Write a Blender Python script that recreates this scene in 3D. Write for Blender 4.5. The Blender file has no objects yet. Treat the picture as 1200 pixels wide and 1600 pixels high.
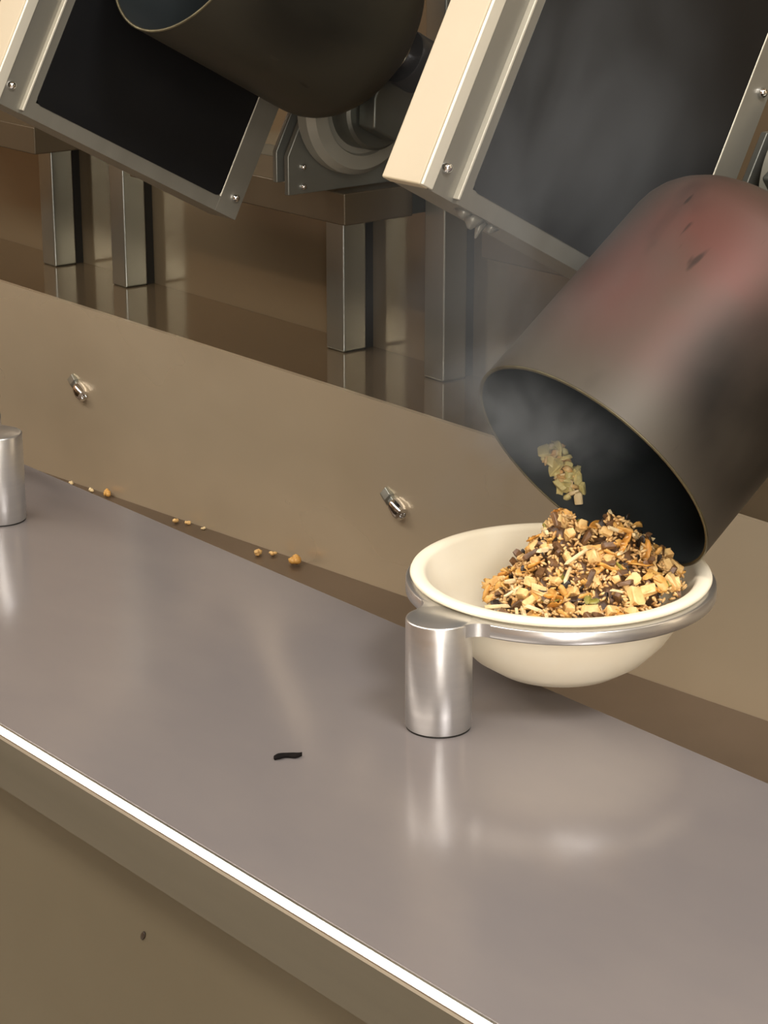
import bpy, bmesh, math, random
from mathutils import Vector, Matrix
S = bpy.context.scene
COL = S.collection
PI = math.pi
rad = math.radians
random.seed(7)

# ------------------------------------------------------------------ camera
F_PX, VPX, VPY = 3500.0, -2420.0, -330.0            # focal length and vanishing point of the counter, in 1200x1600 pixels
pitch = math.atan((800.0 - VPY) / F_PX)
theta = math.atan((600.0 - VPX) / math.hypot(F_PX, 800.0 - VPY))
fh = Vector((-math.cos(theta), math.sin(theta), 0)); rt = Vector((math.sin(theta), math.cos(theta), 0)); zz = Vector((0, 0, 1))
fw = fh * math.cos(pitch) - zz * math.sin(pitch); up = fh * math.sin(pitch) + zz * math.cos(pitch)
cam_d = bpy.data.cameras.new('camera'); cam = bpy.data.objects.new('camera', cam_d); COL.objects.link(cam)
m = Matrix((rt, up, -fw)).transposed().to_4x4(); m.translation = Vector((1.1105, -0.9619, 1.5338))
cam.matrix_world = m
cam_d.sensor_fit = 'VERTICAL'; cam_d.sensor_height = 24.0; cam_d.lens = F_PX / 1600.0 * 24.0
cam_d.clip_start = 0.02; cam_d.clip_end = 50
S.camera = cam

# ------------------------------------------------------------------ world and lights
W = bpy.data.worlds.new('room_air'); S.world = W; W.use_nodes = True
W.node_tree.nodes['Background'].inputs[0].default_value = (0.9, 0.82, 0.72, 1)
W.node_tree.nodes['Background'].inputs[1].default_value = 0.05

def area(name, loc, target, size, power, col, size_y=None):
    d = bpy.data.lights.new(name, 'AREA'); d.energy = power; d.color = col
    d.shape = 'RECTANGLE'; d.size = size; d.size_y = size_y or size
    o = bpy.data.objects.new(name, d); COL.objects.link(o)
    o.location = loc
    o.rotation_euler = (Vector(target) - Vector(loc)).to_track_quat('-Z', 'Y').to_euler()
    return o
area('ceiling_strip_lamp', (-1.7, -1.25, 2.74), (-1.7, -0.9, 0.9), 4.6, 74, (1.0, 0.92, 0.82), 0.45)
area('ceiling_lamp_right', (2.6, -1.7, 2.70), (2.2, -1.3, 0.9), 1.2, 60, (1.0, 0.93, 0.84), 1.2)
area('ceiling_lamp_far', (1.2, -0.2, 2.74), (0.6, 0.0, 0.9), 0.6, 34, (0.98, 0.96, 0.95), 0.6)
area('camera_side_fill', (4.12, -2.75, 1.75), (0.0, 0.0, 1.0), 1.7, 130, (1.0, 0.97, 0.92), 1.5)  # added fill light for bowl and pillar; the wall has no window
S.view_settings.view_transform = 'Standard'; S.view_settings.look = 'None'
S.view_settings.exposure = 0.25; S.view_settings.gamma = 1.0; S.view_settings.use_curve_mapping = False

# ------------------------------------------------------------------ materials
def srgb(r, g, b):
    f = lambda c: (c / 255.0 / 12.92) if c / 255.0 <= 0.04045 else ((c / 255.0 + 0.055) / 1.055) ** 2.4
    return (f(r), f(g), f(b), 1.0)
def mat(name, col, metallic=0.0, rough=0.5, col2=None, scale=(8, 8, 8), detail=3.0, bump=0.0, rvar=0.0, spec=0.5, lo=0.35, hi=0.7, coat=0.0, noise_scale=1.0):
    M = bpy.data.materials.new(name); M.use_nodes = True; N = M.node_tree.nodes; L = M.node_tree.links
    P = N['Principled BSDF']
    P.inputs['Base Color'].default_value = col; P.inputs['Metallic'].default_value = metallic
    P.inputs['Roughness'].default_value = rough; P.inputs['Specular IOR Level'].default_value = spec
    P.inputs['Coat Weight'].default_value = coat
    tc = N.new('ShaderNodeTexCoord'); mp = N.new('ShaderNodeMapping'); mp.inputs['Scale'].default_value = scale
    L.new(tc.outputs['Object'], mp.inputs['Vector'])
    nz = N.new('ShaderNodeTexNoise'); nz.inputs['Scale'].default_value = noise_scale; nz.inputs['Detail'].default_value = detail
    L.new(mp.outputs['Vector'], nz.inputs['Vector'])
    if col2 is not None:
        cr = N.new('ShaderNodeValToRGB'); cr.color_ramp.elements[0].position = lo; cr.color_ramp.elements[1].position = hi
        cr.color_ramp.elements[0].color = col; cr.color_ramp.elements[1].color = col2
        L.new(nz.outputs['Fac'], cr.inputs['Fac']); L.new(cr.outputs['Color'], P.inputs['Base Color'])
    if rvar:
        mr = N.new('ShaderNodeMapRange'); mr.inputs['From Min'].default_value = 0.3; mr.inputs['From Max'].default_value = 0.7
        mr.inputs['To Min'].default_value = max(0.02, rough - rvar); mr.inputs['To Max'].default_value = rough + rvar
        L.new(nz.outputs['Fac'], mr.inputs['Value']); L.new(mr.outputs['Result'], P.inputs['Roughness'])
    if bump:
        b = N.new('ShaderNodeBump'); b.inputs['Strength'].default_value = bump; b.inputs['Distance'].default_value = 0.001
        L.new(nz.outputs['Fac'], b.inputs['Height']); L.new(b.outputs['Normal'], P.inputs['Normal'])
    return M
M = {}
M['counter'] = mat('counter_steel', srgb(128, 122, 121), 0.2, 0.165, srgb(136, 129, 126), (5, 9, 5), 4, 0.0, 0.02, 0.7)
M['edge'] = mat('polished_edge_steel', srgb(240, 238, 232), 1.0, 0.36, None, (2, 60, 60), 2, 0.0, 0.02)
M['fascia'] = mat('fascia_steel', srgb(110, 105, 92), 0.4, 0.45, srgb(104, 99, 86), (1.5, 30, 30), 3, 0.0, 0.05)
M['cabinet'] = mat('cabinet_panel', srgb(106, 98, 80), 0.2, 0.5, srgb(100, 92, 74), (3, 3, 3), 3, 0.0, 0.04)
M['splash'] = mat('splash_steel', srgb(198, 182, 156), 0.4, 0.30, srgb(178, 162, 137), (3, 1, 5), 3, 0.0, 0.07, lo=0.3, hi=0.75)
M['wall_steel'] = mat('wall_steel', srgb(132, 118, 95), 0.5, 0.14, srgb(122, 109, 88), (2, 1, 2), 3, 0.0, 0.03)
M['ledge'] = mat('ledge_steel', srgb(118, 103, 82), 0.5, 0.1, srgb(110, 96, 76), (3, 3, 3), 3, 0.0, 0.03)
M['beam'] = mat('beam_steel', srgb(92, 82, 66), 0.4, 0.35, srgb(86, 76, 60), (3, 3, 3), 3, 0.0, 0.03)
M['trough'] = mat('trough_steel', srgb(112, 97, 82), 0.5, 0.4, srgb(98, 84, 70), (6, 6, 6), 3)
M['alu'] = mat('anodised_aluminium', srgb(160, 164, 158), 0.9, 0.3, srgb(152, 156, 150), (6, 6, 3), 2, 0.0, 0.02)
M['alu_bright'] = mat('turned_aluminium', srgb(215, 214, 212), 0.9, 0.34, srgb(205, 204, 203), (2, 2, 90), 3, 0.0, 0.06)
M['alu_dark'] = mat('bracket_steel', srgb(112, 114, 106), 0.7, 0.38, srgb(98, 100, 94), (9, 9, 9), 3)
M['dull_black'] = mat('dull_black_finish', srgb(26, 24, 20), 0.2, 0.6)
M['beige'] = mat('powder_coat_cream', srgb(186, 173, 147), 0.0, 0.42, srgb(178, 165, 139), (6, 6, 6), 3)
M['frame'] = mat('box_frame_metal', srgb(126, 123, 113), 0.45, 0.38, srgb(118, 115, 105), (30, 30, 3), 3)
M['ridge'] = mat('box_ridge_metal', srgb(205, 200, 184), 0.35, 0.35)
M['panel'] = mat('black_heater_panel', srgb(11, 12, 14), 0.0, 0.45, srgb(16, 16, 17), (5, 5, 5), 4, 0.0, 0.05, 0.3)
M['chrome'] = mat('chrome', srgb(230, 230, 230), 1.0, 0.1)
M['drum_in'] = mat('seasoned_drum_inside', srgb(42, 47, 49), 0.4, 0.45, srgb(52, 57, 58), (9, 9, 9), 4, 0.0, 0.06)
M['rubber'] = mat('black_rubber', srgb(18, 15, 16), 0.0, 0.5)
M['bowl'] = mat('bagasse_fibre', srgb(252, 243, 220), 0.0, 0.6, srgb(249, 238, 212), (30, 30, 30), 4, 0.05)
M['floor'] = mat('floor_tile', srgb(182, 172, 156), 0.0, 0.5, srgb(172, 162, 146), (3, 3, 3), 3)
M['room_wall'] = mat('room_wall_paint', srgb(150, 118, 84), 0.0, 0.7, srgb(140, 108, 76), (2, 2, 2), 3)
M['room_wall_grey'] = mat('room_wall_grey_paint', srgb(225, 224, 218), 0.0, 0.7, srgb(218, 217, 210), (2, 2, 2), 3)
M['ceiling'] = mat('ceiling_paint', srgb(196, 186, 170), 0.0, 0.8, srgb(188, 178, 162), (2, 2, 2), 3)

def drum_mat(name, base, tint, dark, lo, hi, seed, scratch=srgb(150, 122, 104)):
    Mt = bpy.data.materials.new(name); Mt.use_nodes = True; N = Mt.node_tree.nodes; L = Mt.node_tree.links
    P = N['Principled BSDF']; P.inputs['Metallic'].default_value = 0.4
    tc = N.new('ShaderNodeTexCoord')
    def noise(scale, loc, detail=3.0):
        mp = N.new('ShaderNodeMapping'); mp.inputs['Scale'].default_value = scale; mp.inputs['Location'].default_value = loc
        L.new(tc.outputs['Object'], mp.inputs['Vector'])
        nz = N.new('ShaderNodeTexNoise'); nz.inputs['Scale'].default_value = 1.0; nz.inputs['Detail'].default_value = detail
        L.new(mp.outputs['Vector'], nz.inputs['Vector']); return nz.outputs['Fac']
    def ramp(fac, a, b, ca, cb):
        r = N.new('ShaderNodeValToRGB'); r.color_ramp.elements[0].position = a; r.color_ramp.elements[1].position = b
        r.color_ramp.elements[0].color = ca; r.color_ramp.elements[1].color = cb
        L.new(fac, r.inputs['Fac']); return r.outputs['Color']
    def mix(fac, a, b):
        x = N.new('ShaderNodeMix'); x.data_type = 'RGBA'; L.new(fac, x.inputs[0])
        for sck, v in ((6, a), (7, b)):
            if isinstance(v, tuple): x.inputs[sck].default_value = v
            else: L.new(v, x.inputs[sck])
        return x.outputs[2]
    k0, k1 = (0, 0, 0, 1), (1, 1, 1, 1)
    def patch(cen, r0, r1):                       # soft round mask about a point, for the tint and for the darker side
        vs = N.new('ShaderNodeVectorMath'); vs.operation = 'DISTANCE'; L.new(tc.outputs['Object'], vs.inputs[0]); vs.inputs[1].default_value = cen
        q = N.new('ShaderNodeMapRange'); q.interpolation_type = 'SMOOTHSTEP'; q.inputs['From Min'].default_value = r1; q.inputs['From Max'].default_value = r0
        L.new(vs.outputs['Value'], q.inputs['Value']); return q.outputs['Result']
    def mul(a, b):
        x = N.new('ShaderNodeMath'); x.operation = 'MULTIPLY'; L.new(a, x.inputs[0]); L.new(b, x.inputs[1]); return x.outputs[0]
    ml = mul(patch((0.030, 0.125, 0.095), 0.03, 0.13), ramp(noise((9, 9, 9), (seed, 2, 3)), lo, hi, (.45, .45, .45, 1), k1))
    c = mix(ml, base, tint)
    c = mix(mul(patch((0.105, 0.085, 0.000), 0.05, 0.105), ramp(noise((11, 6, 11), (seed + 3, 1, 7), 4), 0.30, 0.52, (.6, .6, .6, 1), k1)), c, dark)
    c = mix(ramp(noise((13, 6, 13), (seed + 5, 1, 7), 4), 0.62, 0.78, k0, (.7, .7, .7, 1)), c, dark)
    # fine run-down streaks and scratches along the drum
    c = mix(ramp(noise((75, 18, 75), (seed, 9, 4), 2), 0.72, 0.77, k0, (0.7, 0.7, 0.7, 1)), c, dark)
    c = mix(ramp(noise((120, 26, 120), (seed, 3, 8), 2), 0.77, 0.80, k0, (0.6, 0.6, 0.6, 1)), c, scratch)
    L.new(c, P.inputs['Base Color'])
    rr = N.new('ShaderNodeMapRange'); rr.inputs['To Min'].default_value = 0.42; rr.inputs['To Max'].default_value = 0.62
    L.new(noise((6, 6, 6), (3, seed, 1)), rr.inputs['Value']); L.new(rr.outputs['Result'], P.inputs['Roughness'])
    return Mt
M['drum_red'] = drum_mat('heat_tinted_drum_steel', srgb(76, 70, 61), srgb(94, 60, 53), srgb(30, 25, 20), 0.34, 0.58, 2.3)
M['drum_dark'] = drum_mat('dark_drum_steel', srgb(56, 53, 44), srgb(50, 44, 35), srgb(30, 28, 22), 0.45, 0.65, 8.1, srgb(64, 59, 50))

# ------------------------------------------------------------------ mesh helpers
def link(name, bm, material, parent=None, smooth=False, bevel=0.0, seg=2, recalc=True):
    if recalc: bmesh.ops.recalc_face_normals(bm, faces=bm.faces)
    me = bpy.data.meshes.new(name); bm.to_mesh(me); bm.free()
    if material is not None: me.materials.append(material if not isinstance(material, str) else M[material])
    o = bpy.data.objects.new(name, me); COL.objects.link(o)
    if parent is not None: o.parent = parent
    if smooth:
        for p in me.polygons: p.use_smooth = True
    if bevel:
        b = o.modifiers.new('bevel', 'BEVEL'); b.width = bevel; b.segments = seg; b.limit_method = 'ANGLE'; b.angle_limit = rad(35)
        b.harden_normals = False
        for p in me.polygons: p.use_smooth = True
        try:
            w = o.modifiers.new('wn', 'WEIGHTED_NORMAL'); w.keep_sharp = True
        except Exception: pass
    return o
def auto_smooth(o, ang=35):
    me = o.data
    bm = bmesh.new(); bm.from_mesh(me)
    for f in bm.faces: f.smooth = True
    for e in bm.edges:
        if len(e.link_faces) == 2 and e.calc_face_angle(0) > rad(ang): e.smooth = False
    bm.to_mesh(me); bm.free()
    return o
def bx(bm, x0, x1, y0, y1, z0, z1):
    v = [bm.verts.new((x, y, z)) for x in (x0, x1) for y in (y0, y1) for z in (z0, z1)]
    for f in ((0, 1, 3, 2), (4, 6, 7, 5), (0, 4, 5, 1), (2, 3, 7, 6), (0, 2, 6, 4), (1, 5, 7, 3)): bm.faces.new([v[i] for i in f])
    return v
def box(*a): bm = bmesh.new(); bx(bm, *a); return bm
def prism_x(pts, x0, x1):
    bm = bmesh.new(); a = [bm.verts.new((x0, y, z)) for y, z in pts]; b = [bm.verts.new((x1, y, z)) for y, z in pts]; n = len(pts)
    bm.faces.new(a); bm.faces.new(b[::-1])
    for i in range(n): bm.faces.new((a[i], b[i], b[(i + 1) % n], a[(i + 1) % n]))
    return bm
def prism_z(pts, z0, z1):
    bm = bmesh.new(); a = [bm.verts.new((x, y, z0)) for x, y in pts]; b = [bm.verts.new((x, y, z1)) for x, y in pts]; n = len(pts)
    bm.faces.new(a); bm.faces.new(b[::-1])
    for i in range(n): bm.faces.new((a[i], b[i], b[(i + 1) % n], a[(i + 1) % n]))
    return bm
def lathe(prof, n=64, axis='Z', closed=False):
    """prof: list of (radius, height); r==0 makes a pole."""
    bm = bmesh.new(); rings = []
    def P(r, h, a):
        c, s = r * math.cos(a), r * math.sin(a)
        return {'Z': (c, s, h), 'Y': (c, h, s), 'X': (h, c, s)}[axis]
    for r, h in prof:
        if r < 1e-7: rings.append([bm.verts.new(P(0, h, 0))])
        else: rings.append([bm.verts.new(P(r, h, 2 * PI * i / n)) for i in range(n)])
    pairs = list(zip(rings[:-1], rings[1:]))
    if closed: pairs.append((rings[-1], rings[0]))
    for A, B in pairs:
        for i in range(n):
            j = (i + 1) % n
            if len(A) == 1 and len(B) == 1: continue
            if len(A) == 1: bm.faces.new((A[0], B[i], B[j]))
            elif len(B) == 1: bm.faces.new((A[i], A[j], B[0]))
            else: bm.faces.new((A[i], A[j], B[j], B[i]))
    return bm
def tube(bm, pts, r, n=12):
    rings = []
    for i, p in enumerate(pts):
        p = Vector(p); t = (Vector(pts[min(i + 1, len(pts) - 1)]) - Vector(pts[max(i - 1, 0)])).normalized()
        a = t.orthogonal().normalized() if i == 0 else (a - t * a.dot(t)).normalized()
        b = t.cross(a); rings.append([bm.verts.new(p + r * (a * math.cos(2 * PI * k / n) + b * math.sin(2 * PI * k / n))) for k in range(n)])
    for A, B in zip(rings[:-1], rings[1:]):
        for k in range(n): bm.faces.new((A[k], A[(k + 1) % n], B[(k + 1) % n], B[k]))
    bm.faces.new(rings[0]); bm.faces.new(rings[-1][::-1])
def tag(o, label, cat, group=None, kind=None):
    if label: o['label'] = label
    if cat: o['category'] = cat
    if group: o['group'] = group
    if kind: o['kind'] = kind
    return o
def empty(name, loc, label, cat, group=None, rx=0.0):
    o = bpy.data.objects.new(name, None); COL.objects.link(o); o.location = loc; o.rotation_euler = (rx, 0, 0)
    o.empty_display_size = 0.05
    return tag(o, label, cat, group)
def struct(o): o['kind'] = 'structure'; return o

# ------------------------------------------------------------------ room shell
struct(link('floor', box(-4.2, 4.2, -3.6, 0.592, -0.1, 0.0), 'floor'))
struct(link('ceiling', box(-4.2, 4.2, -3.6, 0.592, 2.8, 2.9), 'ceiling'))
struct(link('wall_back', box(-4.2, 4.2, 0.592, 0.70, 0.0, 2.8), 'wall_steel'))
struct(link('wall_front', box(-4.2, 4.2, -3.7, -3.6, 0.0, 2.8), 'room_wall'))
struct(link('wall_left', box(-4.3, -4.2, -3.6, 0.592, 0.0, 2.8), 'room_wall'))
struct(link('wall_right', box(4.2, 4.3, -3.6, 0.592, 0.0, 2.8), 'room_wall_grey'))

# ------------------------------------------------------------------ counter
XL, XR = -2.2, 1.6
t = empty('serving_counter', (-0.3, 0, 0), 'long grey steel serving counter with a shiny front edge', 'counter')
link('worktop', box(XL + .3, XR + .3, -0.2390, 0.108, 0.858, 0.90), 'counter', t, bevel=0.0012)
link('edge_trim', prism_x([(-0.2388, 0.9001), (-0.2409, 0.9001), (-0.2412, 0.8999), (-0.2449, 0.8969), (-0.2451, 0.8966), (-0.2453, 0.8960), (-0.2453, 0.8935), (-0.2388, 0.8935)], XL + .3, XR + .3), 'edge', t, smooth=False)
auto_smooth(t.children[-1], 15)
link('fascia', box(XL + .3, XR + .3, -0.245, -0.2390, 0.8545, 0.8937), 'fascia', t)
link('cabinet_panel', box(XL + .3, XR + .3, -0.222, -0.200, 0.06, 0.858), 'cabinet', t)
link('plinth', box(XL + .3, XR + .3, -0.18, -0.16, 0.0, 0.06), 'dull_black', t)
link('back_panel', box(XL + .3, XR + .3, 0.080, 0.1, 0.0, 0.858), 'trough', t)

# trough behind the counter, its floor draining to the left
def trough_z(x): return 0.7615 + (x - 0.0) * 0.0475
bm = bmesh.new()
pts = []
for x in (XL, XR):
    for y in (0.109, 0.4445):
        for dz in (-0.02, 0.0): pts.append(bm.verts.new((x, y, trough_z(x) + dz)))
for f in ((0, 1, 3, 2), (4, 6, 7, 5), (0, 4, 5, 1), (2, 3, 7, 6), (0, 2, 6, 4), (1, 5, 7, 3)): bm.faces.new([pts[i] for i in f])
tag(link('drain_trough', bm, 'trough'), 'dark brownish steel trough floor between counter and backsplash', 'trough')

# backsplash: a sheet with a folded ledge that carries the posts
t = empty('backsplash', (-0.3, 0.447, 0.62), 'tall warm brown steel backsplash with a ledge behind the counter', 'backsplash')
link('splash_sheet', box(XL + .3, XR + .3, -0.002, 0.004, 0.0, 0.315), 'splash', t)
link('ledge', box(XL + .3, XR + .3, 0.004, 0.1445, 0.309, 0.315), 'ledge', t)

# spray nozzles on the backsplash
for x, lab in ((-0.597, 'small steel spray nozzle on the backsplash left of the bowl'), (-1.207, 'small steel spray nozzle on the backsplash above the left-edge pillar')):
    t = empty('spray_nozzle', (x, 0.447, 0.838), lab, 'nozzle', 'nozzles on the backsplash')
    t.rotation_euler = Vector((0.88, -0.20, -0.40)).to_track_quat('Z', 'Y').to_euler()
    o = link('nozzle_body', lathe([(0, -0.004), (0.009, -0.004), (0.009, 0.008), (0.0065, 0.009), (0.0065, 0.017), (0.0, 0.017)], 6), 'alu', t, bevel=0.0006)
    o = link('nozzle_tip', lathe([(0.0, 0.016), (0.0088, 0.016), (0.0092, 0.018), (0.0092, 0.029), (0.0075, 0.033), (0.0035, 0.034), (0.003, 0.030), (0, 0.030)], 24), 'chrome', t); auto_smooth(o)

# ------------------------------------------------------------------ cooking modules (one every 0.61 m)
PITCH = 0.61
A28 = rad(28)
def bolt_bm(n=20):
    return lathe([(0.0, 0.0056), (0.0016, 0.0055), (0.0030, 0.0046), (0.0040, 0.0030), (0.0043, 0.0010), (0.0043, -0.001)], n, 'X')
bolt_me = None
def bolt(parent, x, y, z, s=1.0):
    global bolt_me
    if bolt_me is None:
        o = link('bolt', bolt_bm(), 'chrome', parent, smooth=True); bolt_me = o.data
    else:
        o = bpy.data.objects.new('bolt', bolt_me); COL.objects.link(o); o.parent = parent
    o.location = (x, y, z); o.scale = (s, s, s); return o
def rrect(y0, y1, z0, z1, r, n=6):
    p = []
    for cy, cz, a0 in ((y1 - r, z1 - r, 0), (y0 + r, z1 - r, 90), (y0 + r, z0 + r, 180), (y1 - r, z0 + r, 270)):
        for k in range(n + 1):
            a = rad(a0 + 90 * k / n); p.append((cy + r * math.cos(a), cz + r * math.sin(a)))
    return p

def heater_box(dx, label):
    t = empty('heater_box', (-0.10 + dx, 0.0692, 1.2648), label, 'heater box', 'tilted heater boxes', rx=-A28)
    H, D, T = 0.46, 0.306, 0.0453
    link('box_body', box(-T + .001, -0.006, 0.004, D, 0.0, H), 'frame', t, bevel=0.001)
    link('front_cover', box(-T, -0.003, -0.003, 0.0075, -0.0005, H), 'beige', t, bevel=0.0015)
    link('corner_strip', box(-0.0025, 0.0005, -0.0022, 0.0085, 0.0, H), 'ridge', t, bevel=0.0008)
    chan = link('channel', box(-0.0062, -0.0045, 0.0085, 0.0335, 0.0, H), 'frame', t)
    link('ridge', box(-0.006, 0.0012, 0.0335, 0.0358, 0.003, H), 'ridge', t, bevel=0.0006)
    link('side_frame', box(-0.006, -0.0006, 0.0358, 0.0450, 0.0, H), 'frame', t)
    link('bottom_frame', box(-0.006, -0.0006, 0.0450, 0.2790, 0.0, 0.0150), 'frame', t)
    rear = link('rear_frame', box(-0.006, -0.0003, 0.2790, D, 0.0, H), 'frame', t)
    link('rear_ridge', box(-0.0015, 0.0006, 0.2775, 0.2792, 0.015, H), 'ridge', t, bevel=0.0005)
    p = link('heater_panel', prism_x(rrect(0.0445, 0.2780, 0.0142, H - .02, 0.007), -0.006, 0.0002), 'panel', t)
    for y, z in ((0.0165, 0.0200), (0.0165, 0.235), (0.2955, 0.0200), (0.2955, 0.1990)):
        bolt(chan if y < .1 else rear, -0.0045 if y < .1 else 0.0, y, z, 1.0)
    bm = bmesh.new()                                          # dried drip hanging under the box
    for (y, z, r, h) in ((0.055, 0.0, 0.008, 0.006), (0.066, 0.0, 0.010, 0.010), (0.075, 0.0, 0.005, 0.014), (0.086, 0.0, 0.007, 0.006)):
        res = bmesh.ops.create_cone(bm, segments=8, radius1=r, radius2=r * .15, depth=h, cap_ends=True)
        bmesh.ops.transform(bm, matrix=Matrix.Translation((-0.012, y, -h / 2 + .0005)) @ Matrix.Rotation(PI, 4, 'X'), verts=res['verts'])
    if dx == 0: link('dried_drip', bm, 'frame', t, smooth=True)
    else: bm.free()
    return t
heater_box(0.0, 'tilted cream box with black side panel behind the pouring drum')
heater_box(-PITCH, 'tilted cream box with black side panel in the top left corner')

def cooking_drum(x, y, z, el, shell, label):
    """local +y runs along the drum's axis from the open rim to the hub"""
    R, L = 0.102, 0.232
    t = empty('cooking_drum', (x, y, z), label, 'drum', 'steel cooking drums', rx=el)
    prof = [(R, 0.0), (R, 0.05), (R, 0.12), (R, 0.185)]
    for k in range(1, 9):
        a = k / 8 * PI / 2; prof.append((R - 0.045 + 0.045 * math.cos(a), 0.185 + 0.045 * math.sin(a)))
    prof += [(0.03, L), (0, L)]
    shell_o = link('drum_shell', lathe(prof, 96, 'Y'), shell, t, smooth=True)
    w = 0.0022
    inn = [(r - w if r > w else 0, h - (w if h > .1 else 0)) for r, h in prof]; inn[0] = (R - w, 0.0)
    link('drum_lining', lathe(inn, 96, 'Y'), 'drum_in', t, smooth=True, recalc=True)
    rim = [(R + 0.0002, 0.0006), (R + 0.0002, -0.0004), (R - w / 2, -0.0007), (R - w - .0002, -0.0004), (R - w - .0002, 0.0006)]
    link('rim_edge', lathe(rim, 96, 'Y', True), 'rim_steel', shell_o, smooth=True)
    o = link('hub_plate', lathe([(0.0, L - .001), (0.046, L - .001), (0.046, L + 0.006), (0.040, L + 0.008), (0, L + 0.008)], 48, 'Y'), 'rubber', t); auto_smooth(o)
    o = link('shaft', lathe([(0.010, L + 0.005), (0.010, 0.330), (0, 0.330)], 32, 'Y'), 'chrome', t); auto_smooth(o)
    o = link('shaft_collar', lathe([(0.010, 0.247), (0.026, 0.247), (0.028, 0.249), (0.028, 0.266), (0.026, 0.268), (0.010, 0.268)], 40, 'Y', True), 'chrome', t); auto_smooth(o)
    o = link('shaft_bearing', lathe([(0.010, 0.283), (0.027, 0.283), (0.028, 0.285), (0.028, 0.307), (0.026, 0.309), (0.010, 0.309)], 40, 'Y', True), 'rubber', t); auto_smooth(o)
    link('tilt_arm', prism_x([(0.285, 0.018), (0.312, 0.018), (0.345, -0.045), (0.335, -0.072), (0.300, -0.072), (0.287, -0.045)], -0.048, -0.022), 'alu_dark', t, bevel=0.003)
    return t
M['rim_steel'] = mat('worn_rim_steel', srgb(112, 106, 82), 0.8, 0.4, srgb(84, 78, 62), (40, 40, 40), 3)
EL1 = rad(35.6)
cooking_drum(0.010, 0.1352, 1.0674, EL1, M['drum_red'], 'heat-stained steel drum tipped down to pour food into the bowl')
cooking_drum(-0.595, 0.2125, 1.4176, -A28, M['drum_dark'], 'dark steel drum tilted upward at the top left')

def tilt_bracket(dx, label):
    t = empty('tilt_bracket', (-0.70 + dx, 0.45, 1.141), label, 'bracket', 'drum tilting brackets')
    def plate(x0, x1, y0, zb, zk, yc, zc):
        return link('side_plate', prism_x([(y0, zb), (y0, zk), (yc, zc), (yc + 0.03, zc + .055), (0.12, zc + .055), (0.12, zb)], x0, x1), 'alu_plate', t, bevel=0.0012)
    front_plate = plate(-0.002, 0.005, -0.0545, 0.0005, 0.040, -0.040, 0.068)
    plate(-0.025, -0.018, -0.0520, 0.0105, 0.042, -0.037, 0.071)
    o = link('pivot_flange', lathe([(0.0, 0.004), (0.066, 0.004), (0.068, 0.006), (0.068, 0.020), (0.062, 0.028), (0.048, 0.030), (0.046, 0.026), (0.0, 0.026)], 64, 'X'), 'alu_soft', t); auto_smooth(o, 25)
    o.location = (0.004, 0.022, 0.085)
    o = link('pivot_motor', lathe([(0.0, 0.02), (0.040, 0.02), (0.040, 0.050), (0.037, 0.053), (0.0, 0.053)], 48, 'X'), 'alu_dark', t); auto_smooth(o)
    o.location = (0.004, 0.022, 0.085)
    for y, z in ((-0.036, 0.028), (-0.036, 0.008), (0.10, 0.02)): bolt(front_plate, 0.005, y, z, 0.8)
    return t
M['alu_soft'] = mat('cast_aluminium', srgb(160, 158, 146), 0.4, 0.5, srgb(150, 148, 136), (9, 9, 9), 3)
M['alu_plate'] = mat('bracket_plate_aluminium', srgb(128, 128, 119), 0.6, 0.42, srgb(118, 118, 110), (9, 9, 9), 3)
tilt_bracket(0.0, 'grey bracket plates and round pivot under the dark drum')
tilt_bracket(PITCH, 'grey bracket plates at the right edge behind the pouring drum')

def cross_beam(dx, x0, label):
    t = empty('cross_beam', (-0.673 + dx, 0.45, 1.107), label, 'beam', 'beams carrying the brackets')
    link('beam_body', box(x0, 0.0, 0.0, 0.092, 0.0, 0.0335), 'beam', t, bevel=0.0018)
    link('wall_plate', box(x0, -0.01, 0.092, 0.142, 0.0, 0.0335), 'alu_dark', t)
    return t
cross_beam(0.0, -0.40, 'horizontal metal beam under the pivot bracket, in the middle')
cross_beam(-PITCH, -0.40, 'horizontal metal beam at the left edge below the cream box')
cross_beam(PITCH, -0.40, 'horizontal metal beam behind the pouring drum')

def support_post(x, label, top=1.107):
    t = empty('support_post', (x, 0.546, 0.935), label, 'post', 'aluminium posts on the ledge')
    link('post_body', box(-0.032, 0.0, 0.0, 0.033, 0.0, top - 0.935), 'alu', t, bevel=0.0026, seg=3)
    link('gap_shade_strip', box(-0.029, -0.004, 0.034, 0.0455, 0.0, top - 0.935), 'dull_black', t)  # black strip standing in for the shade in the gap between post and wall
for x, lab in ((-1.4066, 'grey metal post farthest left on the ledge'), (-1.2375, 'second grey metal post from the left on the ledge'),
               (-0.7966, 'third grey metal post from the left, under the pivot bracket'), (-0.6275, 'fourth grey metal post from the left, beside the pouring drum')):
    support_post(x, lab, 1.42 if x in (-1.2375, -0.6275) else 1.106)

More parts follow.
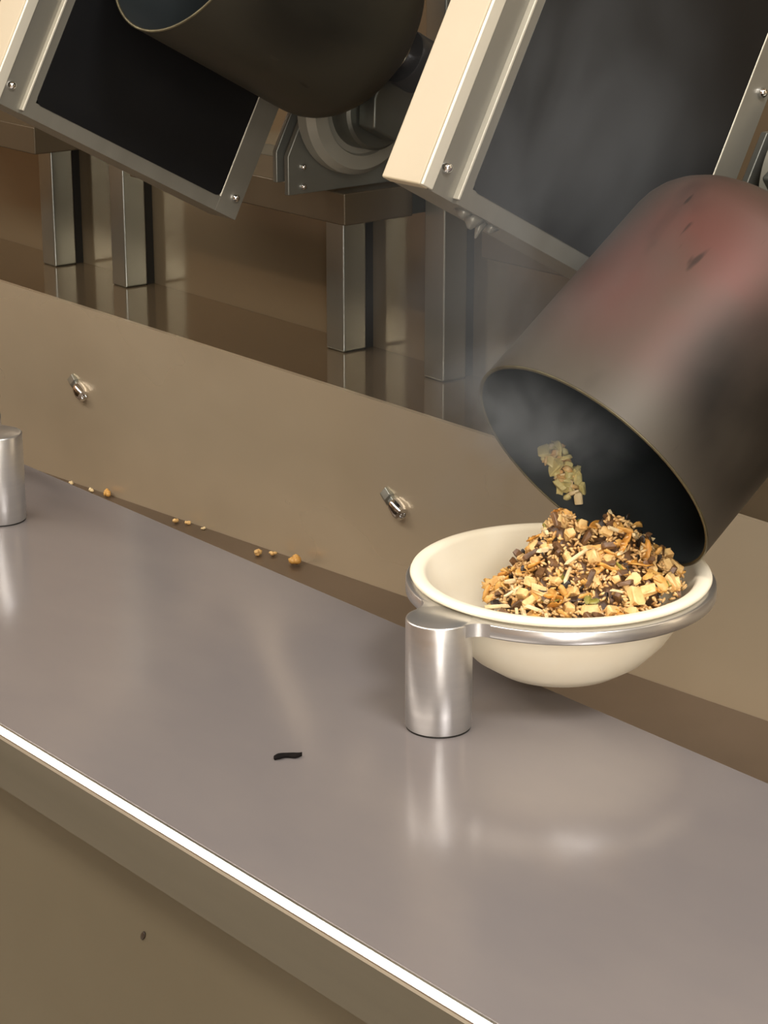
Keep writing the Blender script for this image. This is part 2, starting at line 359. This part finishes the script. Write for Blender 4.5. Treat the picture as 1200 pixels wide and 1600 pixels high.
# ------------------------------------------------------------------ bowl holders
BC = Vector((-0.0075, 0.124)); RZ0, RZ1 = 0.972, 0.9825
def holder(x, y, rz, label):
    t = empty('bowl_holder', (x, y, 0.90), label, 'bowl holder', 'aluminium bowl holders'); t.rotation_euler = (0, 0, rz)
    Rc, h = 0.0237, RZ1 - 0.90
    o = link('pillar', lathe([(0, 0.0006), (Rc - .0012, 0.0006), (Rc, 0.0018), (Rc, h - 0.0016), (Rc - 0.0004, h - .0006), (Rc - 0.0016, h), (0, h)], 72), 'alu_bright', t); auto_smooth(o, 60)
    link('pillar_foot', lathe([(0, 0.0), (Rc - .0006, 0.0), (Rc - .0006, 0.0012), (0, 0.0012)], 48), 'dull_black', t)
    # ring with the web that flares into the pillar's head
    c = Vector((BC.x, BC.y)); Ro, Ri = 0.1140, 0.1015
    prof = [(Ri, RZ0 - .9), (Ro - .001, RZ0 - .9), (Ro, RZ0 - .899), (Ro, h - .0014), (Ro - .001, h - .0005), (Ri, h - .0005)]
    o = link('ring', lathe(prof, 128, 'Z', True), 'alu_bright', t); o.location = (c.x, c.y, 0); auto_smooth(o, 50)
    d = c.normalized(); n = Vector((-d.y, d.x))
    pts = []
    Rp = Rc - .0004
    def arc(cen, r, a0, a1, k): return [(cen.x + r * math.cos(a0 + (a1 - a0) * i / k), cen.y + r * math.sin(a0 + (a1 - a0) * i / k)) for i in range(k + 1)]
    # concave fillets between pillar head and ring outside
    rf = 0.016
    dist = c.length
    # fillet centre: distance Rp+rf from the pillar, Ro+rf from the ring centre
    ca = ((Rp + rf) ** 2 + dist ** 2 - (Ro + rf) ** 2) / (2 * dist)
    sa = math.sqrt(max(1e-9, (Rp + rf) ** 2 - ca ** 2))
    base = math.atan2(d.y, d.x)
    polys = []
    for s in (1, -1):
        fc = d * ca + n * sa * s
        toP = -fc.normalized(); toR = (c - fc).normalized()
        a0 = math.atan2(toP.y, toP.x); a1 = math.atan2(toR.y, toR.x)
        da = (a1 - a0 + PI) % (2 * PI) - PI
        polys.append(arc(fc, rf, a0, a0 + da, 10))
    bm = bmesh.new(); rows = []
    for (lx, ly), (qx, qy) in zip(polys[0], polys[1]):
        rows.append([bm.verts.new((lx, ly, h - .0002)), bm.verts.new((qx, qy, h - .0002)), bm.verts.new((qx, qy, RZ0 - .8995)), bm.verts.new((lx, ly, RZ0 - .8995))])
    for A, B in zip(rows[:-1], rows[1:]):
        for k in range(4): bm.faces.new((A[k], A[(k + 1) % 4], B[(k + 1) % 4], B[k]))
    bm.faces.new(rows[0]); bm.faces.new(rows[-1][::-1])
    o = link('web', bm, 'alu_bright', t); auto_smooth(o, 50)
    return t
holder(0.0, 0.0, 0.0, 'aluminium pillar with a ring holding the filled bowl')
holder(-0.612, 0.0, rad(118), 'aluminium pillar at the left edge of the counter')

# ------------------------------------------------------------------ bowl
bz = 0.985
prof = [(0.0, -0.0720), (0.040, -0.0725), (0.050, -0.0705), (0.066, -0.060), (0.080, -0.045), (0.0915, -0.027), (0.0985, -0.0105), (0.1008, -0.0030),
        (0.106, -0.0018), (0.1098, -0.0012), (0.1108, 0.0008), (0.1100, 0.0026), (0.1060, 0.0032), (0.1015, 0.0026), (0.0985, 0.0004),
        (0.0955, -0.0115), (0.0935, -0.0130), (0.0885, -0.0265), (0.0775, -0.0435), (0.064, -0.0575), (0.049, -0.0675), (0.038, -0.0692), (0.0, -0.0692)]
o = link('fibre_bowl', lathe(prof, 128), 'bowl', None, smooth=True); auto_smooth(o, 60)
o.location = (BC.x, BC.y, bz + 0.0005)
tag(o, 'cream paper-fibre bowl heaped with chopped food, held in the metal ring', 'bowl')

# ------------------------------------------------------------------ food
def fm(name, c1, c2, rough=0.45, sc=120):
    return mat(name, srgb(*c1), 0.0, rough, srgb(*c2), (sc, sc, sc), 3, 0.25, 0.05)
FOOD = {
 'cream': fm('cooked_chicken', (232, 198, 136), (206, 156, 90)),
 'gold': fm('golden_potato', (220, 172, 96), (198, 144, 68)),
 'orange': fm('orange_squash', (218, 160, 72), (196, 130, 54)),
 'tan': fm('browned_grain', (196, 148, 92), (150, 104, 62)),
 'brown': fm('browned_mushroom', (120, 86, 54), (74, 52, 34)),
 'dark': fm('charred_leaf', (52, 40, 30), (30, 24, 18)),
 'green': fm('olive_herb', (150, 140, 62), (110, 104, 44)),
 'yellow': fm('pale_cabbage', (226, 212, 150), (196, 180, 110)),
 'pale': fm('pale_noodle', (236, 216, 172), (208, 180, 128)),
}
def chunk_mesh(name, sx, sy, sz, jit, material, kind='cube'):
    bm = bmesh.new()
    if kind == 'cube':
        bmesh.ops.create_cube(bm, size=1.0)
        bmesh.ops.bevel(bm, geom=list(bm.edges), offset=0.14, segments=1, affect='EDGES')
    elif kind == 'leaf':
        n = 6; rows = []
        for i in range(n + 1):
            u = i / n - .5; wdt = .5 * math.sqrt(max(0.05, 1 - (2 * u) ** 2)); z = 0.5 * math.sin(u * 3)
            rows.append([bm.verts.new((u, v * wdt, z + .35 * abs(v) - .1)) for v in (-1, 0, 1)])
        fs = []
        for a, b in zip(rows[:-1], rows[1:]):
            for k in range(2): fs.append(bm.faces.new((a[k], a[k + 1], b[k + 1], b[k])))
        r = bmesh.ops.extrude_face_region(bm, geom=fs)
        for v in [g for g in r['geom'] if isinstance(g, bmesh.types.BMVert)]: v.co.z += 0.22
    else:
        bmesh.ops.create_icosphere(bm, subdivisions=1, radius=0.5)
    for v in bm.verts:
        v.co = Vector((v.co.x * sx * (1 + random.uniform(-jit, jit)), v.co.y * sy * (1 + random.uniform(-jit, jit)), v.co.z * sz * (1 + random.uniform(-jit, jit))))
    bmesh.ops.recalc_face_normals(bm, faces=bm.faces)
    me = bpy.data.meshes.new(name); bm.to_mesh(me); bm.free(); me.materials.append(material)
    if kind != 'cube':
        for p in me.polygons: p.use_smooth = True
    return me
PC = Vector((0.012, 0.122))                           # middle of the heap
def heap(x, y):
    """height of the heap's surface; a ragged cone, steeper on the side towards the camera's left"""
    dx, dy = x - PC.x, y - PC.y
    a = dx * rt.x + dy * rt.y; b = dx * fh.x + dy * fh.y      # right of / away from the camera
    a0 = a + 0.014                                            # ridge line a little left of the middle
    r1 = math.hypot(a0 / (0.64 if a0 < 0 else 1.25), b / 0.95)
    z = 1.036 - 0.92 * r1 if r1 > 0.012 else 1.036 - 0.4 * r1
    z2 = 1.032 - 0.95 * max(0, math.hypot((a - 0.026) / 1.0, (b) / 0.9) - .006)
    z = max(z, z2)
    z = max(z, 1.018 - 0.9 * math.hypot(max(0, abs(a - 0.006) - .020), b))
    if r1 > 0.045: z = max(z, 1.0 - 0.45 * (r1 - 0.02) - (max(0, -a0 - .02) * 1.6))
    return z
def bowl_in(x, y):
    r = math.hypot(x - BC.x, y - BC.y)
    P = [(0.0, -0.0692), (0.038, -0.0692), (0.049, -0.0675), (0.064, -0.0575), (0.0775, -0.0435), (0.0885, -0.0265), (0.0935, -0.013), (0.0955, -0.0115), (0.0985, 0.0)]
    for (r0, h0), (r1, h1) in zip(P[:-1], P[1:]):
        if r <= r1: return bz + h0 + (h1 - h0) * (r - r0) / max(1e-6, r1 - r0)
    return None
def foot(x, y):
    """inside the heap's outline"""
    dx, dy = x - PC.x, y - PC.y
    a = dx * rt.x + dy * rt.y; b = dx * fh.x + dy * fh.y
    return (a / (0.075 if a > 0 else 0.063)) ** 2 + (b / 0.064) ** 2
# body of the heap
bm = bmesh.new(); NR, NA = 16, 48; rows = []
for i in range(NR + 1):
    q = i / NR; row = []
    for k in range(NA):
        an = 2 * PI * k / NA
        a = q * (0.062 if math.cos(an) > 0 else 0.056) * math.cos(an); b = q * 0.057 * math.sin(an)
        x = PC.x + rt.x * a + fh.x * b; y = PC.y + rt.y * a + fh.y * b
        h = heap(x, y) - 0.006 + random.uniform(-.002, .002)
        bi = bowl_in(x, y)
        if bi is None: bi = 0.98
        if i == NR: h = bi + 0.002
        row.append(bm.verts.new((x, y, max(h, bi + 0.001))))
        if i == 0: break
    rows.append(row)
for k in range(NA): bm.faces.new((rows[0][0], rows[1][k], rows[1][(k + 1) % NA]))
for A, B in zip(rows[1:-1], rows[2:]):
    for k in range(NA): bm.faces.new((A[k], A[(k + 1) % NA], B[(k + 1) % NA], B[k]))
tag(link('grain_mash', bm, FOOD['brown'], smooth=True), 'brown grain mash making up the inside of the food heap', 'food', kind='stuff')
KINDS = [   # name, category, label, material, dims, mesh kind, count
 ('chicken_cube', 'chicken', 'cream cube of cooked chicken in the food heap', 'cream', (.0120, .0075, .0060), 'cube', 70, 'chicken cubes in the heap'),
 ('potato_piece', 'potato', 'golden chopped potato piece in the food heap', 'gold', (.0120, .0070, .0050), 'leaf', 78, 'golden pieces in the heap'),
 ('squash_slice', 'squash', 'curved orange squash slice in the food heap', 'orange', (.0165, .0080, .0040), 'leaf', 22, 'orange slices in the heap'),
 ('mushroom_piece', 'mushroom', 'dark brown mushroom sliver in the food heap', 'brown', (.0110, .0045, .0035), 'cube', 72, 'mushroom slivers in the heap'),
 ('charred_leaf', 'leaf', 'blackened leaf scrap in the food heap', 'dark', (.0090, .0045, .003), 'leaf', 44, 'blackened scraps in the heap'),
 ('herb_leaf', 'herb', 'olive green herb leaf in the food heap', 'green', (.0100, .0060, .003), 'leaf', 16, 'herb leaves in the heap'),
 ('noodle_strip', 'noodle', 'thin pale noodle strip in the food heap', 'pale', (.0190, .0026, .0024), 'cube', 46, 'noodle strips in the heap'),
]
def in_drum(x, y, z):
    """signed distance behind the plane of the pouring drum's rim"""
    return (y - 0.1352) * math.cos(EL1) + (z - 1.0674) * math.sin(EL1)
def heap_point():
    while True:
        a = random.uniform(-.072, .076); b = random.uniform(-.068, .062)
        x = PC.x + rt.x * a + fh.x * b; y = PC.y + rt.y * a + fh.y * b
        if foot(x, y) > 1.0 + .12 * random.random(): continue
        z = heap(x, y); bi = bowl_in(x, y)
        if bi is None: continue
        z = max(z, bi + 0.004)
        if in_drum(x, y, z) > -0.004: z -= 0.010
        if in_drum(x, y, z) > -0.004: continue
        return x, y, z
for nm, cat, lab, mk, dims, kind, cnt, grp in KINDS:
    meshes = [chunk_mesh(nm, *dims, 0.22, FOOD[mk], kind) for _ in range(4)]
    for i in range(cnt):
        x, y, z = heap_point()
        o = bpy.data.objects.new(nm, meshes[i % 4]); COL.objects.link(o)
        o.location = (x, y, z + random.uniform(-.003, .0035))
        q = 0.5 if nm == 'noodle_strip' else 1.1
        o.rotation_euler = (random.uniform(-q, q), random.uniform(-q, q), random.uniform(0, 6.28))
        s = random.uniform(.75, 1.2); o.scale = (s, s, s)
        tag(o, lab, cat, grp)
# loose rice between the pieces: nobody could count it
bm = bmesh.new()
for i in range(1700):
    x, y, z = heap_point()
    mtx = Matrix.Translation((x, y, z + random.uniform(-.004, .002))) @ Matrix.Rotation(random.uniform(0, 6.28), 4, 'Z') @ Matrix.Rotation(random.uniform(-1, 1), 4, 'Y') @ Matrix.Diagonal((.0032, .0012, .0011, 1))
    bmesh.ops.create_icosphere(bm, subdivisions=1, radius=1.0, matrix=mtx)
tag(link('rice_grains', bm, mat('brown_rice', srgb(230, 194, 134), 0, .45, srgb(186, 138, 80), (160, 160, 160), 2), smooth=True, recalc=False), 'loose brown rice grains scattered through the food heap', 'rice', kind='stuff')

# food clump clinging to the inside of the pouring drum near its lip
def drum_pt(ang, depth, off):
    """point near the inside wall of the pouring drum, ang from local +x towards local -z"""
    r = 0.102 - 0.0022 - off
    lx, ly, lz = r * math.cos(ang), depth, -r * math.sin(ang)
    ce, se = math.cos(EL1), math.sin(EL1)
    return Vector((0.010 + lx, 0.1352 + ly * ce - lz * se, 1.0674 + ly * se + lz * ce))
CLUMP_A = 2.55; CLUMP_D = 0.021
t = empty('food_clump', drum_pt(CLUMP_A, CLUMP_D, 0), 'pale yellow clump of food sliding off the drum wall above the heap', 'food')
base = Vector(t.location)
for i in range(58):
    q = random.random()
    p = drum_pt(2.72 - .34 * q + random.uniform(-.09, .09), .028 - .014 * q + random.uniform(-.008, .008), random.uniform(.001, .007))
    mk = random.choice(['yellow', 'pale', 'cream', 'yellow', 'yellow'])
    me = chunk_mesh('food_bit', random.uniform(.007, .013), random.uniform(.005, .009), random.uniform(.003, .005), .25, FOOD[mk], random.choice(['cube', 'ico', 'leaf']))
    o = bpy.data.objects.new('food_bit', me); COL.objects.link(o); o.parent = t; o.location = p - base
    o.rotation_euler = [random.uniform(0, 6.28) for _ in range(3)]

# crumbs in the trough along the backsplash, and bits on the counter
def crumb(x, y, z, s, mk, lab, n=5):
    bm = bmesh.new()
    for i in range(n):
        bmesh.ops.create_icosphere(bm, subdivisions=1, radius=1.0, matrix=Matrix.Translation((random.uniform(-.6, .6) * s, random.uniform(-.4, .4) * s, s * random.uniform(.35, .7))) @ Matrix.Rotation(random.uniform(0, 3), 4, 'Z') @ Matrix.Diagonal((s * random.uniform(.4, .7), s * random.uniform(.3, .5), s * random.uniform(.35, .55), 1)))
    lo = min(v.co.z for v in bm.verts)
    for v in bm.verts: v.co.z -= lo
    o = link('food_crumb', bm, FOOD[mk], smooth=True); o.location = (x, y, z)
    return tag(o, lab, 'crumb', 'crumbs in the trough')

# charred sliver on the counter
bm = bmesh.new(); rows = []
for i in range(11):
    u = i / 10; w = .0040 * (math.sin(PI * min(1, max(0.05, u))) ** .5) * (1 - .35 * u + .25 * math.sin(u * 11)); cy = .0018 * math.sin(u * 5.5)
    rows.append([bm.verts.new(((u - .5) * .020, cy + w * math.cos(k * PI / 3), .0016 + .0016 * math.sin(k * PI / 3))) for k in range(6)])
for A, B in zip(rows[:-1], rows[1:]):
    for k in range(6): bm.faces.new((A[k], A[(k + 1) % 6], B[(k + 1) % 6], B[k]))
bm.faces.new(rows[0]); bm.faces.new(rows[-1][::-1])
o = link('charred_sliver', bm, mat('charcoal_black', srgb(16, 14, 14), 0, 0.95, srgb(26, 22, 20), (200, 200, 200), 3, spec=0.1), smooth=True)
CHAR = o
tag(o, 'small black charred sliver lying on the grey counter', 'food scrap')
CHAR.location = (-0.0237, -0.116, 0.9); CHAR.rotation_euler = (0, 0, rad(74))
for x, y, s, mk, lab in ((-0.7366, 0.4300, .010, 'gold', 'yellow crumb nearest the bowl at the foot of the backsplash'),
                         (-0.7976, 0.421, .0075, 'cream', 'cream crumb below the second spray nozzle, left of the yellow crumb'),
                         (-0.7821, 0.4330, .005, 'cream', 'small cream crumb just beside the larger cream crumb in the trough'),
                         (-0.9691, 0.4307, .0055, 'cream', 'left one of a pair of tiny pale crumbs midway along the trough'),
                         (-0.9548, 0.4372, .0045, 'cream', 'right one of a pair of tiny pale crumbs midway along the trough'),
                         (-0.9251, 0.4390, .0035, 'pale', 'faint tiny crumb against the backsplash midway along the trough'),
                         (-1.126, 0.4360, .0085, 'gold', 'yellow crumb far left at the foot of the backsplash'),
                         (-1.1618, 0.4370, .005, 'pale', 'pale crumb left of the far yellow crumb in the trough'),
                         (-1.2095, 0.4370, .004, 'pale', 'leftmost tiny crumb in the trough near the left pillar')):
    crumb(x, y, trough_z(x), s, mk, lab)
o = link('sauce_speck', lathe([(0, .0012), (.002, .001), (.0032, 0), (0, 0)], 10, 'Y'), FOOD['dark'], smooth=True)
o.location = (-0.0493, -0.2222, 0.789); o.scale = (.7, -1, 1.5); o.rotation_euler = (0, rad(35), 0)
tag(o, 'tiny dark speck stuck to the panel below the counter edge', 'stain')

# ------------------------------------------------------------------ steam rising from the drum's mouth
def steam(loc, rot, rx, ry, rz, dens, nsc, label):
    bm = bmesh.new(); bmesh.ops.create_icosphere(bm, subdivisions=4, radius=1.0)
    for v in bm.verts: v.co = Vector((v.co.x * rx, v.co.y * ry, v.co.z * rz))
    o = link('steam', bm, None, smooth=True); o.location = loc; o.rotation_euler = rot
    Ms = bpy.data.materials.new('steam_vapour'); Ms.use_nodes = True; N = Ms.node_tree.nodes; L = Ms.node_tree.links
    N.remove(N['Principled BSDF'])
    pv = N.new('ShaderNodeVolumePrincipled'); L.new(pv.outputs[0], N['Material Output'].inputs['Volume'])
    pv.inputs['Color'].default_value = (0.9, 0.93, 0.95, 1); pv.inputs['Anisotropy'].default_value = 0.2
    tc = N.new('ShaderNodeTexCoord'); mp = N.new('ShaderNodeMapping'); mp.inputs['Scale'].default_value = nsc; L.new(tc.outputs['Object'], mp.inputs['Vector'])
    nz = N.new('ShaderNodeTexNoise'); nz.inputs['Scale'].default_value = 1.0; nz.inputs['Detail'].default_value = 3; nz.inputs['Distortion'].default_value = 0.8; L.new(mp.outputs['Vector'], nz.inputs['Vector'])
    r1 = N.new('ShaderNodeMapRange'); r1.inputs['From Min'].default_value = .36; r1.inputs['From Max'].default_value = .82; L.new(nz.outputs['Fac'], r1.inputs['Value'])
    sc = N.new('ShaderNodeMapping'); sc.inputs['Scale'].default_value = (1 / rx, 1 / ry, 1 / rz); L.new(tc.outputs['Object'], sc.inputs['Vector'])
    ln = N.new('ShaderNodeVectorMath'); ln.operation = 'LENGTH'; L.new(sc.outputs['Vector'], ln.inputs[0])
    r2 = N.new('ShaderNodeMapRange'); r2.inputs['From Min'].default_value = 1.0; r2.inputs['From Max'].default_value = .25; L.new(ln.outputs['Value'], r2.inputs['Value'])
    mu = N.new('ShaderNodeMath'); mu.operation = 'MULTIPLY'; L.new(r1.outputs[0], mu.inputs[0]); L.new(r2.outputs[0], mu.inputs[1])
    m2 = N.new('ShaderNodeMath'); m2.operation = 'MULTIPLY'; m2.inputs[1].default_value = dens; L.new(mu.outputs[0], m2.inputs[0]); L.new(m2.outputs[0], pv.inputs['Density'])
    o.data.materials.append(Ms)
    return tag(o, label, 'steam', kind='stuff')
steam((-0.02, 0.10, 1.24), (rad(-8), rad(10), 0), .14, .13, .27, 4.0, (16, 16, 7), 'thin white steam rising past the black panel above the pouring drum')
steam((-0.015, 0.112, 1.112), (EL1, 0, rad(20)), .095, .055, .060, 32.0, (22, 22, 22), 'denser wisp of steam across the mouth of the pouring drum')
